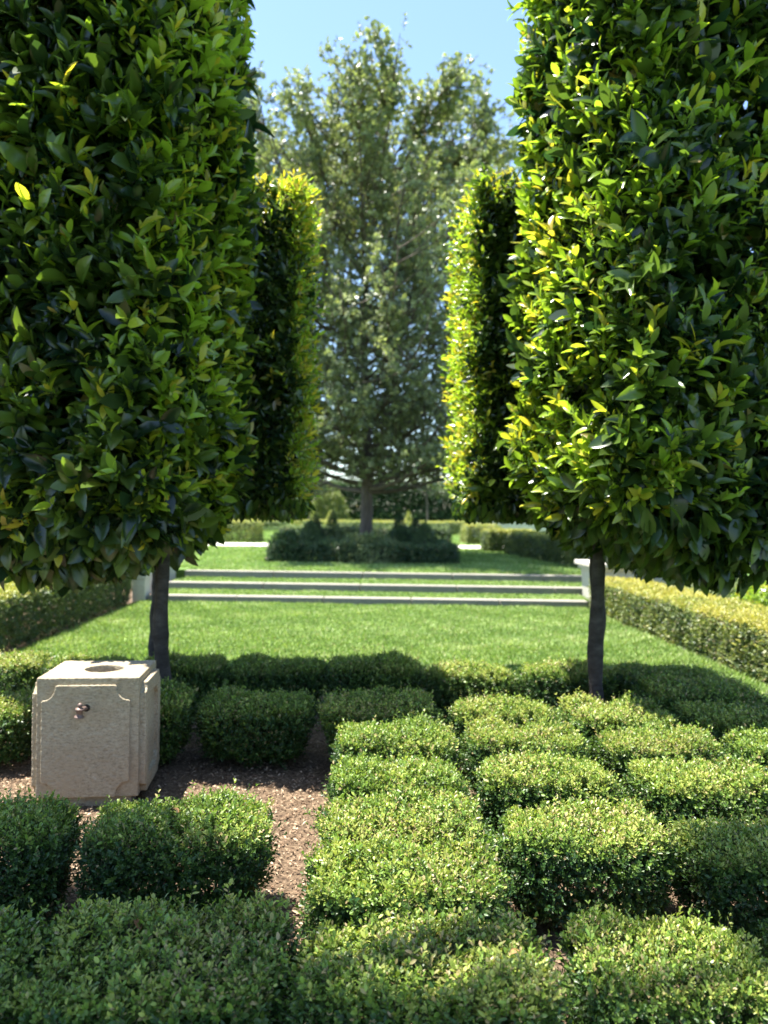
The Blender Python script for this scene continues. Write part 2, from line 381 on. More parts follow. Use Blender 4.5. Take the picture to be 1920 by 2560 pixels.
# ================================================================== CLIPPED TREES
def clipped_tree(label, x0, x1, y0, y1, z0, z1, trunk, r, n, leafL, young, orange=.05, topY=.5, seed=1, tr=.062, lean=(0, 0), stemr=.0022, tpl=T_BIG, fill=1.0, droopb=True, rot=0, chamf=0., inner=.45, bumps=(.035, .035)):
    tx, ty = trunk
    e = empty('clipped_tree', (tx, ty, 0)); tag(e, label, 'tree', 'tall trees clipped into boxes on bare trunks')
    # trunk
    k = 40; zz = np.linspace(-.03, z0 + .9, k); s = np.linspace(0, 1, k)
    pts = np.stack([lean[0] * (1 - s) + .010 * np.sin(zz * 5 + seed), lean[1] * (1 - s) + .015 * np.sin(zz * 4 + 2 * seed), zz], 1)
    rad = tr * (1.28 - .42 * s + .16 * np.exp(-s * 16)) * (1 + .06 * np.sin(zz * 11 + seed * 2) * np.sin(zz * 5.3 + seed))
    for kz, ka in ((.62, .16), (1.0, .12), (.3, .08)): rad *= 1 + ka * np.exp(-((zz - kz - .07 * seed % .2) / .045) ** 2)
    mb = MB(); tube(mb, pts, rad, 18, lump=.13, seed=seed); mb.build('trunk', M_BARK, e)
    # limbs inside the crown
    c = np.array([(x0 + x1) / 2 - tx, (y0 + y1) / 2 - ty, (z0 + z1) / 2]); h = np.array([(x1 - x0) / 2, (y1 - y0) / 2, (z1 - z0) / 2])
    mb = MB(); base = pts[-8]
    for i in range(9):
        end = c + rng.uniform(-.75, .75, 3) * h; st = pts[rng.integers(22, 34)]
        u = np.linspace(0, 1, 8)[:, None]; p = st * (1 - u) + end * u; p[:, 2] += .25 * np.sin(u[:, 0] * 3.14)
        tube(mb, p, np.linspace(.035, .008, 8), 6)
    mb.build('limbs', M_BARK, e)
    # crown
    mb = MB()
    P, Nr = rbox(n, h, r, bottom=1.1, top=.8)
    bump = bumps[0] * wob(P, 3.1, seed) + bumps[1] * wob(P, 7, seed + 9)
    face = np.clip(-np.sign(c[0] + tx) * Nr[:, 0], 0, 1)          # extra young leaves colour the lawn side brighter, painting in its sunlight
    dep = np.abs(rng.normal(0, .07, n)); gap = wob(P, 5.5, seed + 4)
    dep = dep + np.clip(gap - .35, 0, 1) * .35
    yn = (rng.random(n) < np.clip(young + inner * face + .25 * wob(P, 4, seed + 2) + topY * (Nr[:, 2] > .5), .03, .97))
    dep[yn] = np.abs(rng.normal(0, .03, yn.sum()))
    Pp = P + Nr * (bump - dep - .08)[:, None] + c
    def cham(p):
        p = p.copy(); u = np.clip(1 - (p[:, 2] - z0) / .6, 0, 1.2) ** 1.4; p[:, :2] = c[:2] + (p[:, :2] - c[:2]) * (1 - chamf * u)[:, None]; p[:, 2] += .9 * chamf * u * np.clip(-(p[:, 0] - c[0]) * np.sign(c[0] + tx) / .8, -.25, 1); return p
    Pp = cham(Pp)
    D = Nr * 1.0 + rng.normal(0, .36, (n, 3)) + [0, 0, .8]
    D[Nr[:, 2] < -.5] += [0, 0, -.25]
    D[yn] += [0, 0, .35]
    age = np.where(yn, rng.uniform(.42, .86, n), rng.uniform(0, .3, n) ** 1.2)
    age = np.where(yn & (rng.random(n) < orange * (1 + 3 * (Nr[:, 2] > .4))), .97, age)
    Ls = np.where(yn, rng.uniform(.07, .22, n), rng.uniform(.08, .16, n))
    lf = leafL * np.where(yn, rng.uniform(.45, .9, n), rng.uniform(.75, 1.2, n))
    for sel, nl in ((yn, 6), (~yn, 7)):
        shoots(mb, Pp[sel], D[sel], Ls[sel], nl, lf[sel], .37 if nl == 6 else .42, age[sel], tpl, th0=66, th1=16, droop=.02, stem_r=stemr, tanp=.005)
    # older leaves further in
    q = int(n * 2.2 * fill); P, Nr = rbox(q, h * .98, r); dp = rng.uniform(.12, .42, q)
    Pp = cham(P - Nr * dp[:, None] + c); A = rng.normal(size=(q, 3)); A[:, 2] -= .4
    tint = np.zeros((q, 4), np.float32); tint[:, 0] = rng.uniform(0, .2, q); tint[:, 1] = rng.random(q); tint[:, 2] = (rng.random(q) < .03) * .9
    lq = leafL * rng.uniform(.9, 1.35, q)
    leaves(mb, Pp, A, Nr + rng.normal(0, .5, (q, 3)), lq, lq * .46, tint, T_MID)
    # hanging leaves of the lower rim
    if droopb:
        q = int(n * .12); P, Nr = rbox(q * 6, h, r); P = P[Nr[:, 2] < -.35][:q]; q = len(P)
        A = rng.normal(0, .35, (q, 3)); A[:, 2] = -1; tint = np.zeros((q, 4), np.float32); tint[:, 0] = rng.uniform(0, .25, q); tint[:, 1] = rng.random(q)
        lq = leafL * rng.uniform(1.0, 1.5, q); leaves(mb, cham(P + c + [0, 0, -.02]), A, rng.normal(size=(q, 3)) + [0, -1, .2], lq, lq * .48, tint, T_BIG)
    if rot:
        cs_, sn_ = math.cos(R(rot)), math.sin(R(rot)); RM = np.array([[cs_, sn_, 0], [-sn_, cs_, 0], [0, 0, 1]])
        mb.v = [((v - c) @ RM + c).astype(np.float32) for v in mb.v]
    mb.build('crown', [M_LAUREL, M_STEM], e)
    return e
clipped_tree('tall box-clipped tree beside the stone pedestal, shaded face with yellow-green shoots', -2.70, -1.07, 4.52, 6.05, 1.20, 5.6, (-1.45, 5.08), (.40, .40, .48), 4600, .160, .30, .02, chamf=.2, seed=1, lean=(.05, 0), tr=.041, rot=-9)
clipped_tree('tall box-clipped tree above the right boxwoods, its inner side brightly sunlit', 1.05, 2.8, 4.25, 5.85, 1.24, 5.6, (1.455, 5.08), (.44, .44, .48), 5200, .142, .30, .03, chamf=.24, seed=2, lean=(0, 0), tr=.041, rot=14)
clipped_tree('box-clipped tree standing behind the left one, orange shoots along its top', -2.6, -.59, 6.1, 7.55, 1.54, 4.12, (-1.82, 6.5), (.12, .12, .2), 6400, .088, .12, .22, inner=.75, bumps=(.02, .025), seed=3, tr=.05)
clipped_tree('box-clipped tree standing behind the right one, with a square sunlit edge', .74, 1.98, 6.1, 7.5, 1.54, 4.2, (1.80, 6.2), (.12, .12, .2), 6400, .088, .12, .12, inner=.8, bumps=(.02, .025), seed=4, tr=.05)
clipped_tree('clipped tree beyond the right hedge, only its grey trunk showing', 4.5, 6.5, 11.1, 13.2, 1.5, 4.4, (5.25, 12.0), (.3, .3, .3), 1500, .12, .3, .05, seed=5, tr=.085, tpl=T_MID, fill=.6)

# ================================================================== BOXWOOD CUBES
def boxwood_mesh(seed, w=.66, d=.47, hh=.38, n=4300):
    global rng
    rng = np.random.default_rng(100 + seed)
    mb = MB(); h = np.array([w / 2, d / 2, hh / 2])
    P, Nr = rbox(n, h, (.155, .14, .10), bottom=.15, top=1.35)
    b = .028 * wob(P, 8, seed) + .02 * wob(P, 20, seed + 50)
    zz = (P[:, 2] + h[2]) / hh
    taper = .80 + .20 * np.clip(zz * 1.8, 0, 1)
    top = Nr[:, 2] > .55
    dep = np.abs(rng.normal(0, .024, n)) + .032 + np.clip(wob(P, 14, seed + 7) - .6, 0, 1) * .06 * (~top)
    wild = rng.random(n) < .03
    dep[wild] -= .025
    Pp = P + Nr * (b - dep)[:, None]; Pp[:, :2] *= taper[:, None]; Pp[:, 2] += h[2]
    D = Nr * .9 + rng.normal(0, .40, (n, 3)) + np.array([0, 0, .95])
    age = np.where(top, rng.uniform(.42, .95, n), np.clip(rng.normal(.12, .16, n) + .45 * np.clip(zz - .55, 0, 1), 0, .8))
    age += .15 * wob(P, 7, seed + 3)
    Ls = rng.uniform(.03, .068, n) + .02 * wild
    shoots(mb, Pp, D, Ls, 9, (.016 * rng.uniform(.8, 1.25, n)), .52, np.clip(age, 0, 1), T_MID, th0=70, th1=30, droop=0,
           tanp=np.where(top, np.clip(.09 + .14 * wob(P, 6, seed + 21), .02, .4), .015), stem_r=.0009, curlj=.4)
    q = 9000; P, Nr = rbox(q, h * .97, .13, bottom=.2); zz = (P[:, 2] + h[2]) / hh
    Pp = P - Nr * rng.uniform(.03, .11, q)[:, None]; Pp[:, :2] *= (.80 + .20 * np.clip(zz * 1.8, 0, 1))[:, None]; Pp[:, 2] += h[2]
    tint = np.zeros((q, 4), np.float32); tint[:, 0] = rng.uniform(0, .2, q); tint[:, 1] = rng.random(q); tint[:, 2] = (rng.random(q) < .05) * .8
    l = rng.uniform(.018, .028, q); leaves(mb, Pp, rng.normal(size=(q, 3)), Nr + rng.normal(0, .6, (q, 3)), l, l * .5, tint, T_SMALL)
    # woody stems under the clipped body
    k = 26; P0 = np.stack([rng.uniform(-.1, .1, k), rng.uniform(-.07, .07, k), np.zeros(k)], 1)
    P1 = np.stack([rng.uniform(-.24, .24, k), rng.uniform(-.16, .16, k), rng.uniform(.15, .3, k)], 1); stems(mb, P0, P1, .004)
    return mb.mesh('boxwood_foliage', [M_BOX, M_TWIG])
BM = [boxwood_mesh(i) for i in range(6)]
G_BOX = 'boxwoods clipped into low cubes'
S = [  # x0, x1, y back, depth, label
 (-1.62, -.95, 2.22, .56, 'shaded boxwood cube at the bottom left corner, cut by the frame'),
 (-1.02, -.31, 2.27, .55, 'shaded boxwood cube in front of the mulch gap, with a brown dead leaf on top'),
 (-.33, .37, 2.20, .48, 'bottom centre boxwood cube, left half shaded and right half sunlit, tan leaf on top'),
 (.41, .96, 2.23, .46, 'sunlit boxwood cube at the bottom right, dark gap behind it'),
 (.98, 1.6, 2.20, .44, 'shaded boxwood cube in the bottom right corner, cut by the frame'),
 (-1.82, -1.16, 3.07, .46, 'dark boxwood cube at the left frame edge, just below the pedestal'),
 (-1.14, -.45, 3.07, .46, 'boxwood cube right below the pedestal with sunlit back rim and dark front'),
 (-.34, .35, 2.63, .42, 'boxwood cube right of the mulch gap, half shaded, second up in the middle file'),
 (.37, 1.02, 3.07, .48, 'sunlit boxwood cube with a fully exposed dark front above the black gap'),
 (.99, 1.66, 2.95, .48, 'shaded boxwood cube at the right frame edge, beside the exposed one'),
 (-.30, .36, 3.13, .48, 'boxwood cube beside the sunlit mulch strip, third up in the middle file'),
 (-.27, .35, 3.61, .46, 'sunlit boxwood cube at the mulch corner, fourth up in the middle file'),
 (-.27, .37, 4.16, .50, 'bright boxwood cube at the shadow edge, fifth up in the middle file'),
 (.38, 1.03, 3.66, .50, 'sunlit boxwood cube directly behind the exposed one with the dark front'),
 (.40, 1.06, 4.14, .44, 'sunlit boxwood cube two behind the exposed one with the dark front'),
 (1.07, 1.70, 3.63, .52, 'sunlit boxwood cube straight below the right trunk, nearer of two lit ones'),
 (1.08, 1.72, 4.08, .42, 'sunlit boxwood cube straight below the right trunk, at the shadow edge'),
 (1.74, 2.4, 4.02, .46, 'sunlit boxwood cube at the right frame edge, next to the shadow edge'),
 (1.74, 2.4, 3.52, .46, 'boxwood cube just cut off by the right frame edge, fully sunlit'),
 (.38, 1.04, 4.70, .48, 'half sunlit boxwood cube, just left of the right tree trunk shadow'),
 (1.07, 1.72, 4.76, .58, 'shaded boxwood cube at the foot of the right tree trunk'),
 (1.74, 2.46, 4.72, .56, 'shaded flat boxwood cube right of the right trunk, nearest of three'),
 (-.37, .34, 4.82, .56, 'shaded boxwood cube behind the bright one at the head of the middle file'),
 (-1.10, -.40, 4.93, .56, 'dark shaded boxwood cube facing the mulch, fully exposed front'),
 (-1.74, -1.12, 4.90, .56, 'dark boxwood cube squeezed between pedestal and left tree trunk'),
 (-2.62, -1.98, 4.86, .56, 'sunlit boxwood cube left of the pedestal at the frame edge'),
 (-3.12, -2.44, 6.08, .52, 'sunlit boxwood cube against the lawn at the left frame edge'),
 (-2.42, -1.78, 6.08, .52, 'sunlit boxwood cube against the lawn, seen over the pedestal top'),
 (-1.76, -1.12, 6.06, .52, 'shaded boxwood cube against the lawn, behind the left tree trunk'),
 (-1.10, -.38, 6.06, .54, 'shaded boxwood cube against the lawn, just right of the left tree trunk'),
 (-.37, .33, 5.98, .54, 'half lit boxwood cube against the lawn, between the two shaded and lit ones'),
 (.35, 1.02, 5.92, .54, 'brightly sunlit boxwood cube against the lawn, left of the right tree trunk'),
 (1.03, 1.72, 5.84, .50, 'shaded boxwood cube against the lawn, behind the right tree trunk'),
 (1.76, 2.52, 5.86, .54, 'shaded boxwood cube against the lawn, right of the right tree trunk'),
 (1.74, 2.50, 5.28, .52, 'shaded boxwood cube right of the right trunk, between two others in shade'),
]
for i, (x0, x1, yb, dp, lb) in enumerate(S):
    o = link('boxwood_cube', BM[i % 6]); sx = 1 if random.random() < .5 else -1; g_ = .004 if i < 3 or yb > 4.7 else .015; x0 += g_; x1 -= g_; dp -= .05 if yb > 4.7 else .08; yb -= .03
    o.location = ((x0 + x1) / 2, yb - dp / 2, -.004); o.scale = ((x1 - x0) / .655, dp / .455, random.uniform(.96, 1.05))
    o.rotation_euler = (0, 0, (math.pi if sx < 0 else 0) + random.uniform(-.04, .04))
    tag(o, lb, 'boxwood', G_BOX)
rng = np.random.default_rng(55)

# dead leaves lying on the boxwoods
def dead(x, y, z, rz, L, lb):
    mb = MB(); tint = np.zeros((1, 4)); leaves(mb, np.zeros((1, 3)), np.array([[1., 0, .35]]), np.array([[-.3, .2, 1.]]), np.array([L]), np.array([L * .5]), tint, T_BIG, curl=np.array([2.2]))
    o = mb.build('dead_leaf', M_DEAD, loc=(x, y, z)); o.rotation_euler = (R(20), R(-10), rz); tag(o, lb, 'leaf', 'brown dead leaves on the boxwoods')
dead(-.72, 2.05, .385, 2.0, .06, 'dark brown curled dead leaf on the nearest shaded boxwood')
dead(.24, 1.93, .385, .4, .032, 'tan dead leaf on the bottom centre boxwood')
dead(-.80, 2.85, .385, 2.6, .045, 'brown dead leaf on the boxwood right below the pedestal')

# ================================================================== HEDGES
def hedge(name, label, cat, loc, size, rz, n, leafL, m, group=None, r=.08, topage=(.6, 1.0), sideage=(.0, .5), taper=0., tan=.03, seed=1, ribs=0., nl=6, tpl=T_SMALL, bump=.02, rib_l=.35):
    L, Wd, H = size; h = np.array([L / 2, Wd / 2, H / 2]); mb = MB()
    P, Nr = rbox(n, h, r, bottom=.02, top=1.1)
    top = Nr[:, 2] > .5; zz = (P[:, 2] + h[2]) / H
    b = bump * wob(P, 4, seed) + bump * .7 * wob(P, 11, seed + 3)
    if ribs: b = b + ribs * (np.abs(np.sin(P[:, 0] * math.pi / rib_l + .6 * np.sin(P[:, 0] * 1.7 + seed))) - .6) * (~top) * np.clip(1.25 - zz, .25, 1)
    Pp = P + Nr * (b - np.abs(rng.normal(0, leafL * .9, n)) - leafL * .5)[:, None]
    if taper: Pp[:, :2] *= (1 - taper * zz)[:, None]
    Pp[:, 2] += h[2]
    D = Nr + rng.normal(0, .45, (n, 3)) + [0, 0, .6]
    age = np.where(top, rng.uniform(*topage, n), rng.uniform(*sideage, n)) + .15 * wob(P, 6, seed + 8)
    shoots(mb, Pp, D, leafL * rng.uniform(1.2, 2.6, n), nl, leafL * rng.uniform(.8, 1.2, n), .5, np.clip(age, 0, 1), tpl, tanp=np.where(top, tan, tan * 1.2), stem=False, droop=0)
    q = n; P, Nr = rbox(q, h * .97, r, bottom=.02); zz = (P[:, 2] + h[2]) / H
    Pp = P - Nr * rng.uniform(leafL, leafL * 4, q)[:, None]
    if taper: Pp[:, :2] *= (1 - taper * zz)[:, None]
    Pp[:, 2] += h[2]
    tint = np.zeros((q, 4), np.float32); tint[:, 0] = rng.uniform(0, .25, q); tint[:, 1] = rng.random(q)
    lq = leafL * rng.uniform(1, 1.7, q); leaves(mb, Pp, rng.normal(size=(q, 3)), Nr + rng.normal(0, .5, (q, 3)), lq, lq * .55, tint, T_SMALL)
    o = mb.build(name, [m, M_TWIG], loc=loc); o.rotation_euler = (0, 0, rz)
    return tag(o, label, cat, group)
# long hedges flanking the lawn (length along local x)
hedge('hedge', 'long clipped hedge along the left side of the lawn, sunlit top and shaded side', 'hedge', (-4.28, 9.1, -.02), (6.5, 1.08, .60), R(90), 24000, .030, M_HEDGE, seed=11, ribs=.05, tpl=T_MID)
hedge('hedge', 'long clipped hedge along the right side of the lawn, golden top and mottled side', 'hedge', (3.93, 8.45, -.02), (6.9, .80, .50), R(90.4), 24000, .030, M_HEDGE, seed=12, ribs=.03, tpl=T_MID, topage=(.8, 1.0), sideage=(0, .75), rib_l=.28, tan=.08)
# loose shrubs beyond the hedges
def mound(label, loc, size, n, leafL, m, seed, young=(0, .6), name='shrub'):
    h = np.array(size) / 2; mb = MB()
    d = nrm(rng.normal(size=(n, 3))); d[:, 2] = np.abs(d[:, 2]) * 1.2 - .2; d = nrm(d)
    P = d * h * np.array([1, 1, 2]) * (1 + .14 * wob(d, 4, seed) + .08 * wob(d, 10, seed + 1))[:, None] * (1 - np.abs(rng.normal(0, .1, n)))[:, None]
    P[:, 2] = np.maximum(P[:, 2], .02)
    shoots(mb, P, d + rng.normal(0, .4, (n, 3)) + [0, 0, .4], leafL * rng.uniform(1, 2.5, n), 6, leafL * rng.uniform(.8, 1.2, n), .45, rng.uniform(*young, n), T_SMALL, stem=False)
    k = 12; P0 = np.zeros((k, 3)) + rng.normal(0, .04, (k, 3)) * [1, 1, 0]; P1 = rng.uniform(-.6, .6, (k, 3)) * h; P1[:, 2] = size[2] * .6; stems(mb, P0, P1, .012)
    o = mb.build(name, [m, M_TWIG], loc=loc); return tag(o, label, 'shrub')
mound('grey-green loose shrub behind the left hedge', (-6.2, 11.0, 0), (2.0, 2.0, .95), 4500, .04, M_OAK, 41)
mound('dark shrub behind the left hedge, near the pier', (-5.6, 13.6, 0), (1.8, 1.8, .9), 3000, .04, M_YEW, 42)
mound('yellow-green glossy shrub beyond the right hedge at the frame edge', (5.5, 9.7, 0), (1.6, 1.8, .72), 4500, .055, M_LAUREL, 43, (.2, .9))
mound('low green shrub behind the right hedge, beside the grey trunk', (4.95, 11.0, 0), (1.3, 1.3, .62), 3000, .035, M_OAK, 44, (.2, .9))

# clipped hedges of the upper terrace
Z = .35
def th(label, x0, x1, y0, y1, h, n, seed, m=M_HEDGE, rz=0, **k):
    hedge('hedge', label, 'hedge', ((x0 + x1) / 2, (y0 + y1) / 2, Z), (x1 - x0, y1 - y0, h), rz, n, .045, m, 'clipped hedges of the upper terrace', seed=seed, **k)
th('clipped hedge right of the central bed, golden end and dark front', 3.72, 5.1, 22.4, 23.6, .60, 5000, 51)
hedge('hedge', 'dark clipped hedge running back from the right stone wall on the terrace', 'hedge', (4.75, 18.6, Z), (6.0, .9, .60), R(95), 9000, .045, M_HEDGE, 'clipped hedges of the upper terrace', seed=52)
th('golden clipped hedge block beyond the pale path on the right', 3.85, 5.0, 27.6, 29.4, .68, 4500, 53, sideage=(.2, .9))
th('farther small clipped hedge block at right, behind the golden one', 4.5, 5.9, 38.6, 40.4, .68, 3000, 54)
th('golden clipped hedge block left of the central bed, below the second left crown', -5.6, -3.7, 27.2, 29.2, .75, 4500, 55, sideage=(.2, .9))
th('long low hedge with yellow top far behind the central trunk', -9, 6.5, 41.2, 43, .62, 9000, 56)
hedge('hedge', 'tall dark hedge closing the far end of the garden', 'hedge', (0, 49, Z), (32, 2.2, 2.85), 0, 36000, .13, M_YEW, 'clipped hedges of the upper terrace', seed=57, r=.2, topage=(.2, .8), sideage=(0, .45), bump=.15, nl=6)
# low hedge ring and filling of the central bed
hedge('bed_hedge', 'low dark hedge round the foot of the central tree', 'hedge', (.07, 18.9, Z), (4.15, 4.2, .40), R(-2), 15000, .040, M_BED, seed=58, topage=(.1, .8), sideage=(0, .4), bump=.035, r=.1)
hedge('hedge', 'dark low hedge just behind the central bed and its cones', 'hedge', (.1, 22.9, Z), (5.0, .9, .66), 0, 6000, .045, M_BED, 'clipped hedges of the upper terrace', seed=59, topage=(.4, 1), sideage=(0, .35))
def cone(label, x, y, z, h, rb, m, n, ages, g):
    mb = MB(); u = rng.random(n) ** .6; a = rng.uniform(0, 6.28, n); zz = h * (1 - u)
    rr = rb * u * (1 + .08 * np.sin(a * 3 + x)); P = np.stack([rr * np.cos(a), rr * np.sin(a), zz], 1)
    Nr = np.stack([np.cos(a), np.sin(a), np.full(n, rb / h)], 1)
    shoots(mb, P - Nr * .03, Nr + rng.normal(0, .4, (n, 3)) + [0, 0, .6], rng.uniform(.05, .1, n), 6, np.full(n, .04), .5, rng.uniform(*ages, n), T_SMALL, stem=False)
    stems(mb, np.array([[0, 0, -.05]]), np.array([[0, 0, h * .8]]), .02)
    tag(mb.build('cone_topiary', [m, M_TWIG], loc=(x, y, z)), label, 'topiary', g)
G1 = 'cone topiaries in the central bed'; G2 = 'yellow cones behind the central bed'
cone('dark cone topiary at the left front of the central bed', -1.22, 17.7, Z + .32, .62, .36, M_BED, 900, (.1, .7), G1)
cone('dark cone topiary at the right front of the central bed', 1.42, 17.7, Z + .32, .60, .36, M_BED, 900, (.1, .7), G1)
cone('dark cone topiary left of the trunk, middle one of its side', -1.2, 19.6, Z + .32, .72, .30, M_YEW, 700, (0, .4), G1)
cone('dark cone topiary right of the trunk, middle one of its side', 1.34, 19.6, Z + .32, .70, .30, M_YEW, 700, (0, .4), G1)
cone('small dark cone topiary just left behind the trunk', -.8, 20.5, Z + .32, .80, .30, M_YEW, 700, (0, .5), G1)
cone('small dark cone topiary just right behind the trunk', .98, 20.5, Z + .32, .78, .30, M_YEW, 700, (0, .5), G1)
cone('pale yellow cone leftmost behind the central bed', -2.65, 32, Z, 1.13, .42, M_HEDGE, 700, (.6, 1), G2)
cone('pale yellow cone just left of the trunk in the distance', -1.25, 32, Z, 1.22, .42, M_HEDGE, 700, (.6, 1), G2)
cone('pale yellow cone right of the trunk in the distance', 2.0, 32, Z, 1.18, .42, M_HEDGE, 700, (.6, 1), G2)
mound('grey-green variegated shrub in the front middle of the central bed', (.1, 17.15, Z), (1.5, .9, .55), 2200, .05, M_OAK, 61, (.2, .9))
mound('dark leafy shrub at the left front of the central bed, beside the cone', (-1.75, 17.3, Z), (.8, .8, .62), 1200, .05, M_YEW, 62, (.1, .8))
mound('dark leafy shrub right of the trunk inside the central bed', (1.0, 18.6, Z), (1.1, 1.0, .72), 1500, .05, M_YEW, 63, (.1, .8))
mound('grey-green shrub behind the trunk inside the central bed', (-.3, 20.2, Z), (1.3, 1.0, .75), 1500, .05, M_OAK, 64, (.1, .7))
# far stone pier and wall
e = empty('stone_pier', (5.6, 36, Z)); tag(e, 'pale stone pier with cap far behind the right hedge blocks', 'pier')
mb = MB(); box(mb, -.45, .45, -.3, .3, -.02, 1.0); bevel(mb.build('pier_body', M_CAP, e, smooth=False), .02)
mb = MB(); box(mb, -.55, .55, -.4, .4, 1.002, 1.14); bevel(mb.build('pier_cap', M_CAP, e, smooth=False), .02)
mb = MB(); box(mb, 6.4, 13, 37, 37.4, Z - .02, 1.15); tag(bevel(mb.build('garden_wall', M_CAP, smooth=False), .02), 'low pinkish stone wall far away under the right crowns', 'wall')

# ================================================================== BRANCHING TREES
def branchy_tree(name, label, loc, H, trunk_r, clear, prof, nprim, nsec, ncl, leafL, nleaf, m, bark, seed, group=None, side=0, up=.9, sel=None, lowp=.95, cap=0):
    global rng
    rng = np.random.default_rng(seed)
    e = empty(name, loc); tag(e, label, 'tree', group)
    k = 26; zz = np.linspace(-.05, H * .93, k); s = zz / H
    tp = np.stack([.10 * np.sin(zz * .55 + seed) * s * 2, .08 * np.sin(zz * .7 + 2 * seed) * s * 2, zz], 1); tp[:, :2] -= tp[0, :2]
    rad = trunk_r * np.clip(1.0 - .95 * s, .05, 1) ** 1.0 * (1 + .35 * np.exp(-zz / .18))
    mb = MB(); tube(mb, tp, rad, 14, lump=.07, seed=seed); mb.build('trunk', bark, e)
    bb = MB(); cl = []
    def tz(z): return np.array([np.interp(z, zz, tp[:, i]) for i in range(3)])
    for i in range(nprim):
        f = (i + .5) / nprim; z0 = clear + (H * .88 - clear) * f ** lowp
        az = i * 2.399 + rng.normal(0, .25); ln = np.interp(z0 / H, prof[0], prof[1]) * rng.uniform(.8, 1.12)
        rise = ln * (.10 + up * 1.25 * f + rng.uniform(0, .25)); u = np.linspace(0, 1, 9)
        st = tz(z0); dx = np.array([math.cos(az), math.sin(az), 0])
        p = st + dx * (ln * u ** .9)[:, None]; p[:, 2] += rise * u ** 1.6
        p += np.cumsum(rng.normal(0, .03 * ln / 3, (9, 3)), 0)
        if cap: p[:, 2] = np.where(p[:, 2] > cap, cap + (p[:, 2] - cap) * .3, p[:, 2])
        r0 = trunk_r * (.40 - .25 * f); tube(bb, p, np.linspace(r0, .012, 9), 7)
        for j in range(nsec):
            t = rng.uniform(.12, 1); q0 = np.array([np.interp(t, u, p[:, c]) for c in range(3)])
            d2 = dx * rng.uniform(.1, .9) + rng.normal(0, .6, 3); d2[2] = rng.uniform(-.35 + .5 * f, 1.0 + .5 * f); d2 /= np.linalg.norm(d2)
            l2 = ln * rng.uniform(.22, .42) * (1.25 - .5 * t) + .25
            v = np.linspace(0, 1, 5); qq = q0 + d2 * (l2 * v)[:, None]; qq[:, 2] += .15 * l2 * v ** 2
            if cap: qq[:, 2] = np.where(qq[:, 2] > cap, cap + (qq[:, 2] - cap) * .6, qq[:, 2])
            tube(bb, qq, np.linspace(.018, .005, 5), 4)
            for c in range(ncl):
                w = rng.uniform(.15, 1.05); x = np.array([np.interp(w, v, qq[:, a]) for a in range(3)])
                cl.append(x + rng.normal(0, .10, 3))
    bb.build('limbs', bark, e)
    P = np.array(cl); n = len(P)
    if sel is not None: P = P[sel(P)]; n = len(P)
    D = rng.normal(0, .7, (n, 3)) + [0, 0, .45]
    mb = MB()
    ag = np.clip(rng.uniform(0, .75, n) + .2 * wob(P, 2, seed), 0, 1)
    shoots(mb, P, D, rng.uniform(.08, .30, n), nleaf, leafL * rng.uniform(.7, 1.15, n), .68, ag, T_SMALL, th0=80, th1=30, stem_r=.004)
    mb.build('crown', [m, M_TWIG], e)
    return e
PROF = ((0, .17, .25, .4, .6, .75, .88, 1), (3.3, 3.3, 3.5, 3.6, 3.5, 3.4, 2.9, 1.4))
branchy_tree('central_tree', 'large loose-crowned tree standing in the round low bed, centre of the view', (.07, 18.95, Z), 11.0, .165, 1.6, PROF, 84, 16, 17, .085, 15, M_CENTRE, M_OAKBARK, 71, lowp=1.25, cap=9.5,
             sel=lambda P: (P[:, 2] > 1.95 + .25 * wob(P, 1.5, 3)) & (P[:, 2] < 11.9 - .05 * (P[:, 0] + .6) ** 2 + .75 * wob(P * [1, 1, 0], 2.2, 5)) & (wob(P, 1.6, 8) < .8))
fg = 'small far trees by the tall hedge'
P2 = ((0, .3, .6, 1), (1.3, 1.6, 1.5, .4))
branchy_tree('small_tree', 'small far tree with thin trunk right of the central trunk', (4.0, 45, Z), 4.6, .08, 2.1, P2, 14, 6, 6, .12, 10, M_OAK, M_OAKBARK, 72, fg)
branchy_tree('small_tree', 'small far tree with thin trunk left of the central trunk', (-2.9, 44.5, Z), 4.6, .08, 2.0, P2, 14, 6, 6, .12, 10, M_OAK, M_OAKBARK, 73, fg)
mound('pale green far shrub left of the central trunk before the tall hedge', (-1.7, 45.6, Z), (2.2, 1.6, 2.3), 2500, .10, M_HEDGE, 45, (.2, .8))

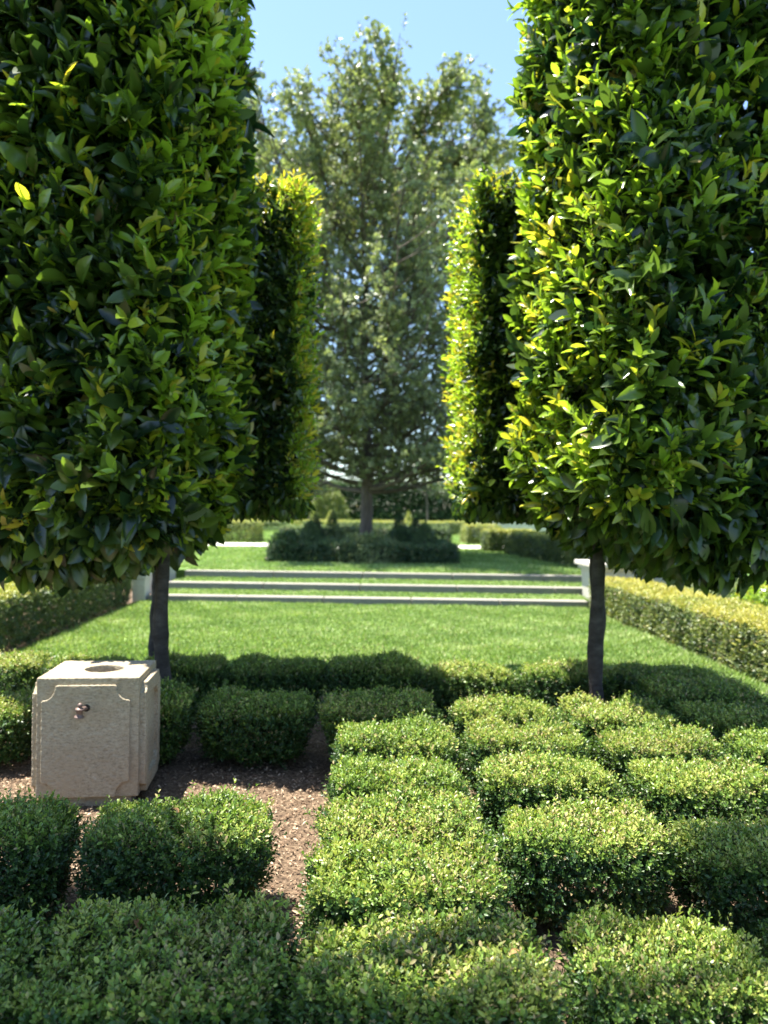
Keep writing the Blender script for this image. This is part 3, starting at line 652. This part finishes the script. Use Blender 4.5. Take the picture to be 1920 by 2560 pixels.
# the tall tree left of the view whose shade falls over the nearest boxwoods
def shade_tree():
    global rng
    rng = np.random.default_rng(81)
    e = empty('shade_tree', (-3.0, 1.3, 0)); tag(e, 'tall tree left of the view whose shade falls on the nearest boxwoods', 'tree')
    zz = np.linspace(-.05, 9.8, 24); tp = np.stack([.25 * np.sin(zz * .4), .1 * zz ** 1.0 * .9, zz], 1); tp[:, :2] -= tp[0, :2]
    mb = MB(); tube(mb, tp, np.linspace(.17, .03, 24), 12, lump=.08, seed=8); mb.build('trunk', M_OAKBARK, e)
    mb = MB()
    # foliage masses: centre (world), half sizes, number of shoots
    for c, h, n in (((-2.74, 1.9, 4.6), (.85, 1.15, 2.2), 3600), ((-2.75, .9, 4.0), (.85, .9, 2.0), 2200), ((-.98, 2.62, 8.6), (.36, .42, .8), 800), ((-.75, 1.9, 9.3), (.5, .5, .6), 800)):
        c = np.array(c) - [-3.0, 1.3, 0]; d = nrm(rng.normal(size=(n, 3))); P = d * np.array(h) * rng.uniform(.35, 1, (n, 1)) ** .5
        P = np.sign(P) * np.abs(P) * 1.08 + c
        shoots(mb, P, d + rng.normal(0, .5, (n, 3)), rng.uniform(.1, .25, n), 8, np.full(n, .10), .5, rng.uniform(0, .6, n), T_SMALL, stem_r=.004)
        bb = MB()
        for k in range(7):
            st = np.array([np.interp(max(1.6, c[2] - .8), zz, tp[:, i]) for i in range(3)]); en = c + rng.uniform(-.7, .7, 3) * np.array(h)
            u = np.linspace(0, 1, 6)[:, None]; tube(bb, st * (1 - u) + en * u, np.linspace(.045, .01, 6), 6)
        bb.build('limb', M_OAKBARK, e)
    mb.build('crown', [M_OAK, M_TWIG], e)
shade_tree()

# ================================================================== STONE PEDESTAL
def noisy(o, vox, strength, size, seed):
    r = o.modifiers.new('remesh', 'REMESH'); r.mode = 'VOXEL'; r.voxel_size = vox; r.use_smooth_shade = True
    t = bpy.data.textures.new('roughness', 'CLOUDS'); t.noise_scale = size; t.noise_depth = 3
    d = o.modifiers.new('rough', 'DISPLACE'); d.texture = t; d.strength = strength; d.mid_level = .5; d.texture_coords = 'LOCAL'
    return o
def notched(w, h, nx, nz, r):
    """closed outline of a plate, width w, height h, with concave notched corners (anticlockwise from the front)"""
    pts = []
    def corner(sx, sz, rev):
        cx, cz = sx * w / 2, sz * h / 2; c = []
        c.append((cx, cz - sz * nz))
        for k in range(9):
            a = math.pi / 2 * k / 8
            c.append((cx - sx * (nx * .08 + nx * .84 * math.sin(a)), cz - sz * (nz * .92 - nz * .84 * (1 - math.cos(a)))))
        c.append((cx - sx * nx, cz))
        return c[::-1] if rev else c
    pts += corner(1, 1, False); pts += corner(-1, 1, True); pts += corner(-1, -1, False); pts += corner(1, -1, True)
    return pts
def extrude(mb, out, y0, y1, hole=None, m=0):
    """outline in local x-z, extruded from y0 (front) to y1"""
    n = len(out); O = np.array(out)
    def ring(p, y): return [(a, y, b) for a, b in p]
    if hole is None:
        c = O.mean(0); v = ring(out, y0) + ring(out, y1) + [(c[0], y0, c[1]), (c[0], y1, c[1])]
        t = []; q = []
        for i in range(n):
            j = (i + 1) % n; t += [(i, j, 2 * n), (n + j, n + i, 2 * n + 1)]; q.append((j, i, n + i, n + j))
        mb.add(v, t, q, m=m)
    else:
        v = ring(out, y0) + ring(out, y1) + ring(hole, y0) + ring(hole, y1); q = []
        for i in range(n):
            j = (i + 1) % n
            q += [(i, j, 2 * n + j, 2 * n + i), (n + j, n + i, 3 * n + i, 3 * n + j), (j, i, n + i, n + j), (2 * n + i, 2 * n + j, 3 * n + j, 3 * n + i)]
        mb.add(v, q=q, m=m)
PW, PD, PH = .495, .452, .65
ped = empty('stone_pedestal', (-1.508, 4.126, 0), R(4.0))
tag(ped, 'weathered limestone pedestal with carved panels and a hole in its top, standing on the mulch', 'pedestal')
# body with a round socket in the top
mb = MB(); ns = 48; z0 = .05
an = np.arange(ns) * 2 * math.pi / ns + math.pi / 4
cs = np.stack([np.cos(an), np.sin(an)], 1); sq = cs / np.max(np.abs(cs), 1, keepdims=True)
ob = np.concatenate([sq * [PW / 2, PD / 2], np.full((ns, 1), z0)], 1); ot = ob.copy(); ot[:, 2] = PH
hr = .098; it = np.concatenate([cs * [hr, hr], np.full((ns, 1), PH)], 1) + [.02, .01, 0]; ib = it.copy(); ib[:, 2] = PH - .15
v = np.concatenate([ob, ot, it, ib, [[0, 0, z0], [.02, .01, PH - .15]]]); q = []; t = []
for i in range(ns):
    j = (i + 1) % ns
    q += [(i, j, ns + j, ns + i), (ns + i, ns + j, 2 * ns + j, 2 * ns + i), (2 * ns + i, 2 * ns + j, 3 * ns + j, 3 * ns + i)]
    t += [(j, i, 4 * ns), (3 * ns + i, 3 * ns + j, 4 * ns + 1)]
mb.add(v, t, q); noisy(mb.build('block', M_STONE, ped, smooth=True), .0045, .006, .03, 1)
# front panel
mb = MB(); extrude(mb, notched(.428, .56, .072, .082, .06), -.014, .012)
o = noisy(mb.build('front_panel', M_STONE, ped), .003, .005, .02, 2); o.location = (-.008, -PD / 2, .335)
# side panels: raised frame round a sunk field
for sx in (1, -1):
    mb = MB(); out = notched(.40, .56, .045, .05, .04); inn = notched(.27, .42, .035, .05, .04)
    extrude(mb, out, -.030, .01, inn)
    o = noisy(mb.build('side_panel', M_STONE, ped), .003, .007, .02, 3)
    o.location = (sx * PW / 2, 0, .335); o.rotation_euler = (0, 0, R(90) * sx)
    mb = MB(); extrude(mb, notched(.29, .44, .035, .05, .04), -.010, .012)
    f = noisy(mb.build('sunk_field', M_STONE, o), .003, .006, .02, 4)
# plinth
mb = MB(); box(mb, -.20, .21, -.195, .19, -.02, .06); noisy(mb.build('plinth', M_STONE, ped, smooth=True), .005, .006, .03, 5)
# spout with turned finial on the front panel
def lathe(mb, prof, seg=28, m=0):
    pts = np.array([(0, 0, z) for r, z in prof], float)
    an = np.arange(seg) * 2 * math.pi / seg; k = len(prof)
    v = np.array([[(r * math.cos(a), r * math.sin(a), z) for a in an] for r, z in prof]).reshape(-1, 3)
    i = np.arange(k - 1)[:, None] * seg; j = np.arange(seg)[None]; j2 = (j + 1) % seg
    mb.add(v, q=np.stack([i + j, i + j2, i + seg + j2, i + seg + j], -1).reshape(-1, 4), m=m)
sp = empty('spout', (-.022, -PD / 2 - .014, .503)); sp.parent = ped; sp.scale = (.82, .82, .82)
hl = MB(); lathe(hl, [(.0002, .004), (.021, .004), (.023, .0)]); o = hl.build('socket', M_HOLE, sp); o.rotation_euler = (R(90), 0, 0); o.location = (.022, .0, .0)
tb = MB(); u = np.linspace(0, 1, 10)[:, None]
tube(tb, np.array([.022, .01, 0]) * (1 - u) + np.array([-.004, -.045, -.002]) * u, np.full(10, .0135), 16); tb.build('pipe', M_METAL, sp)
fn = MB()
prof = [(.0003, .050)] + [(.0145 * math.sin(a), .0355 + .0145 * math.cos(a)) for a in np.linspace(.25, 2.45, 9)] + \
       [(.0125, .022), (.018, .019), (.026, .015), (.0275, .010), (.024, .006), (.021, .000), (.0185, -.010), (.0175, -.020), (.020, -.026), (.026, -.031), (.0295, -.035), (.0295, -.039), (.024, -.041), (.0003, -.041)]
lathe(fn, prof); o = fn.build('finial', M_METAL, sp); o.location = (-.004, -.05, -.006); o.rotation_euler = (R(4), R(5), 0)
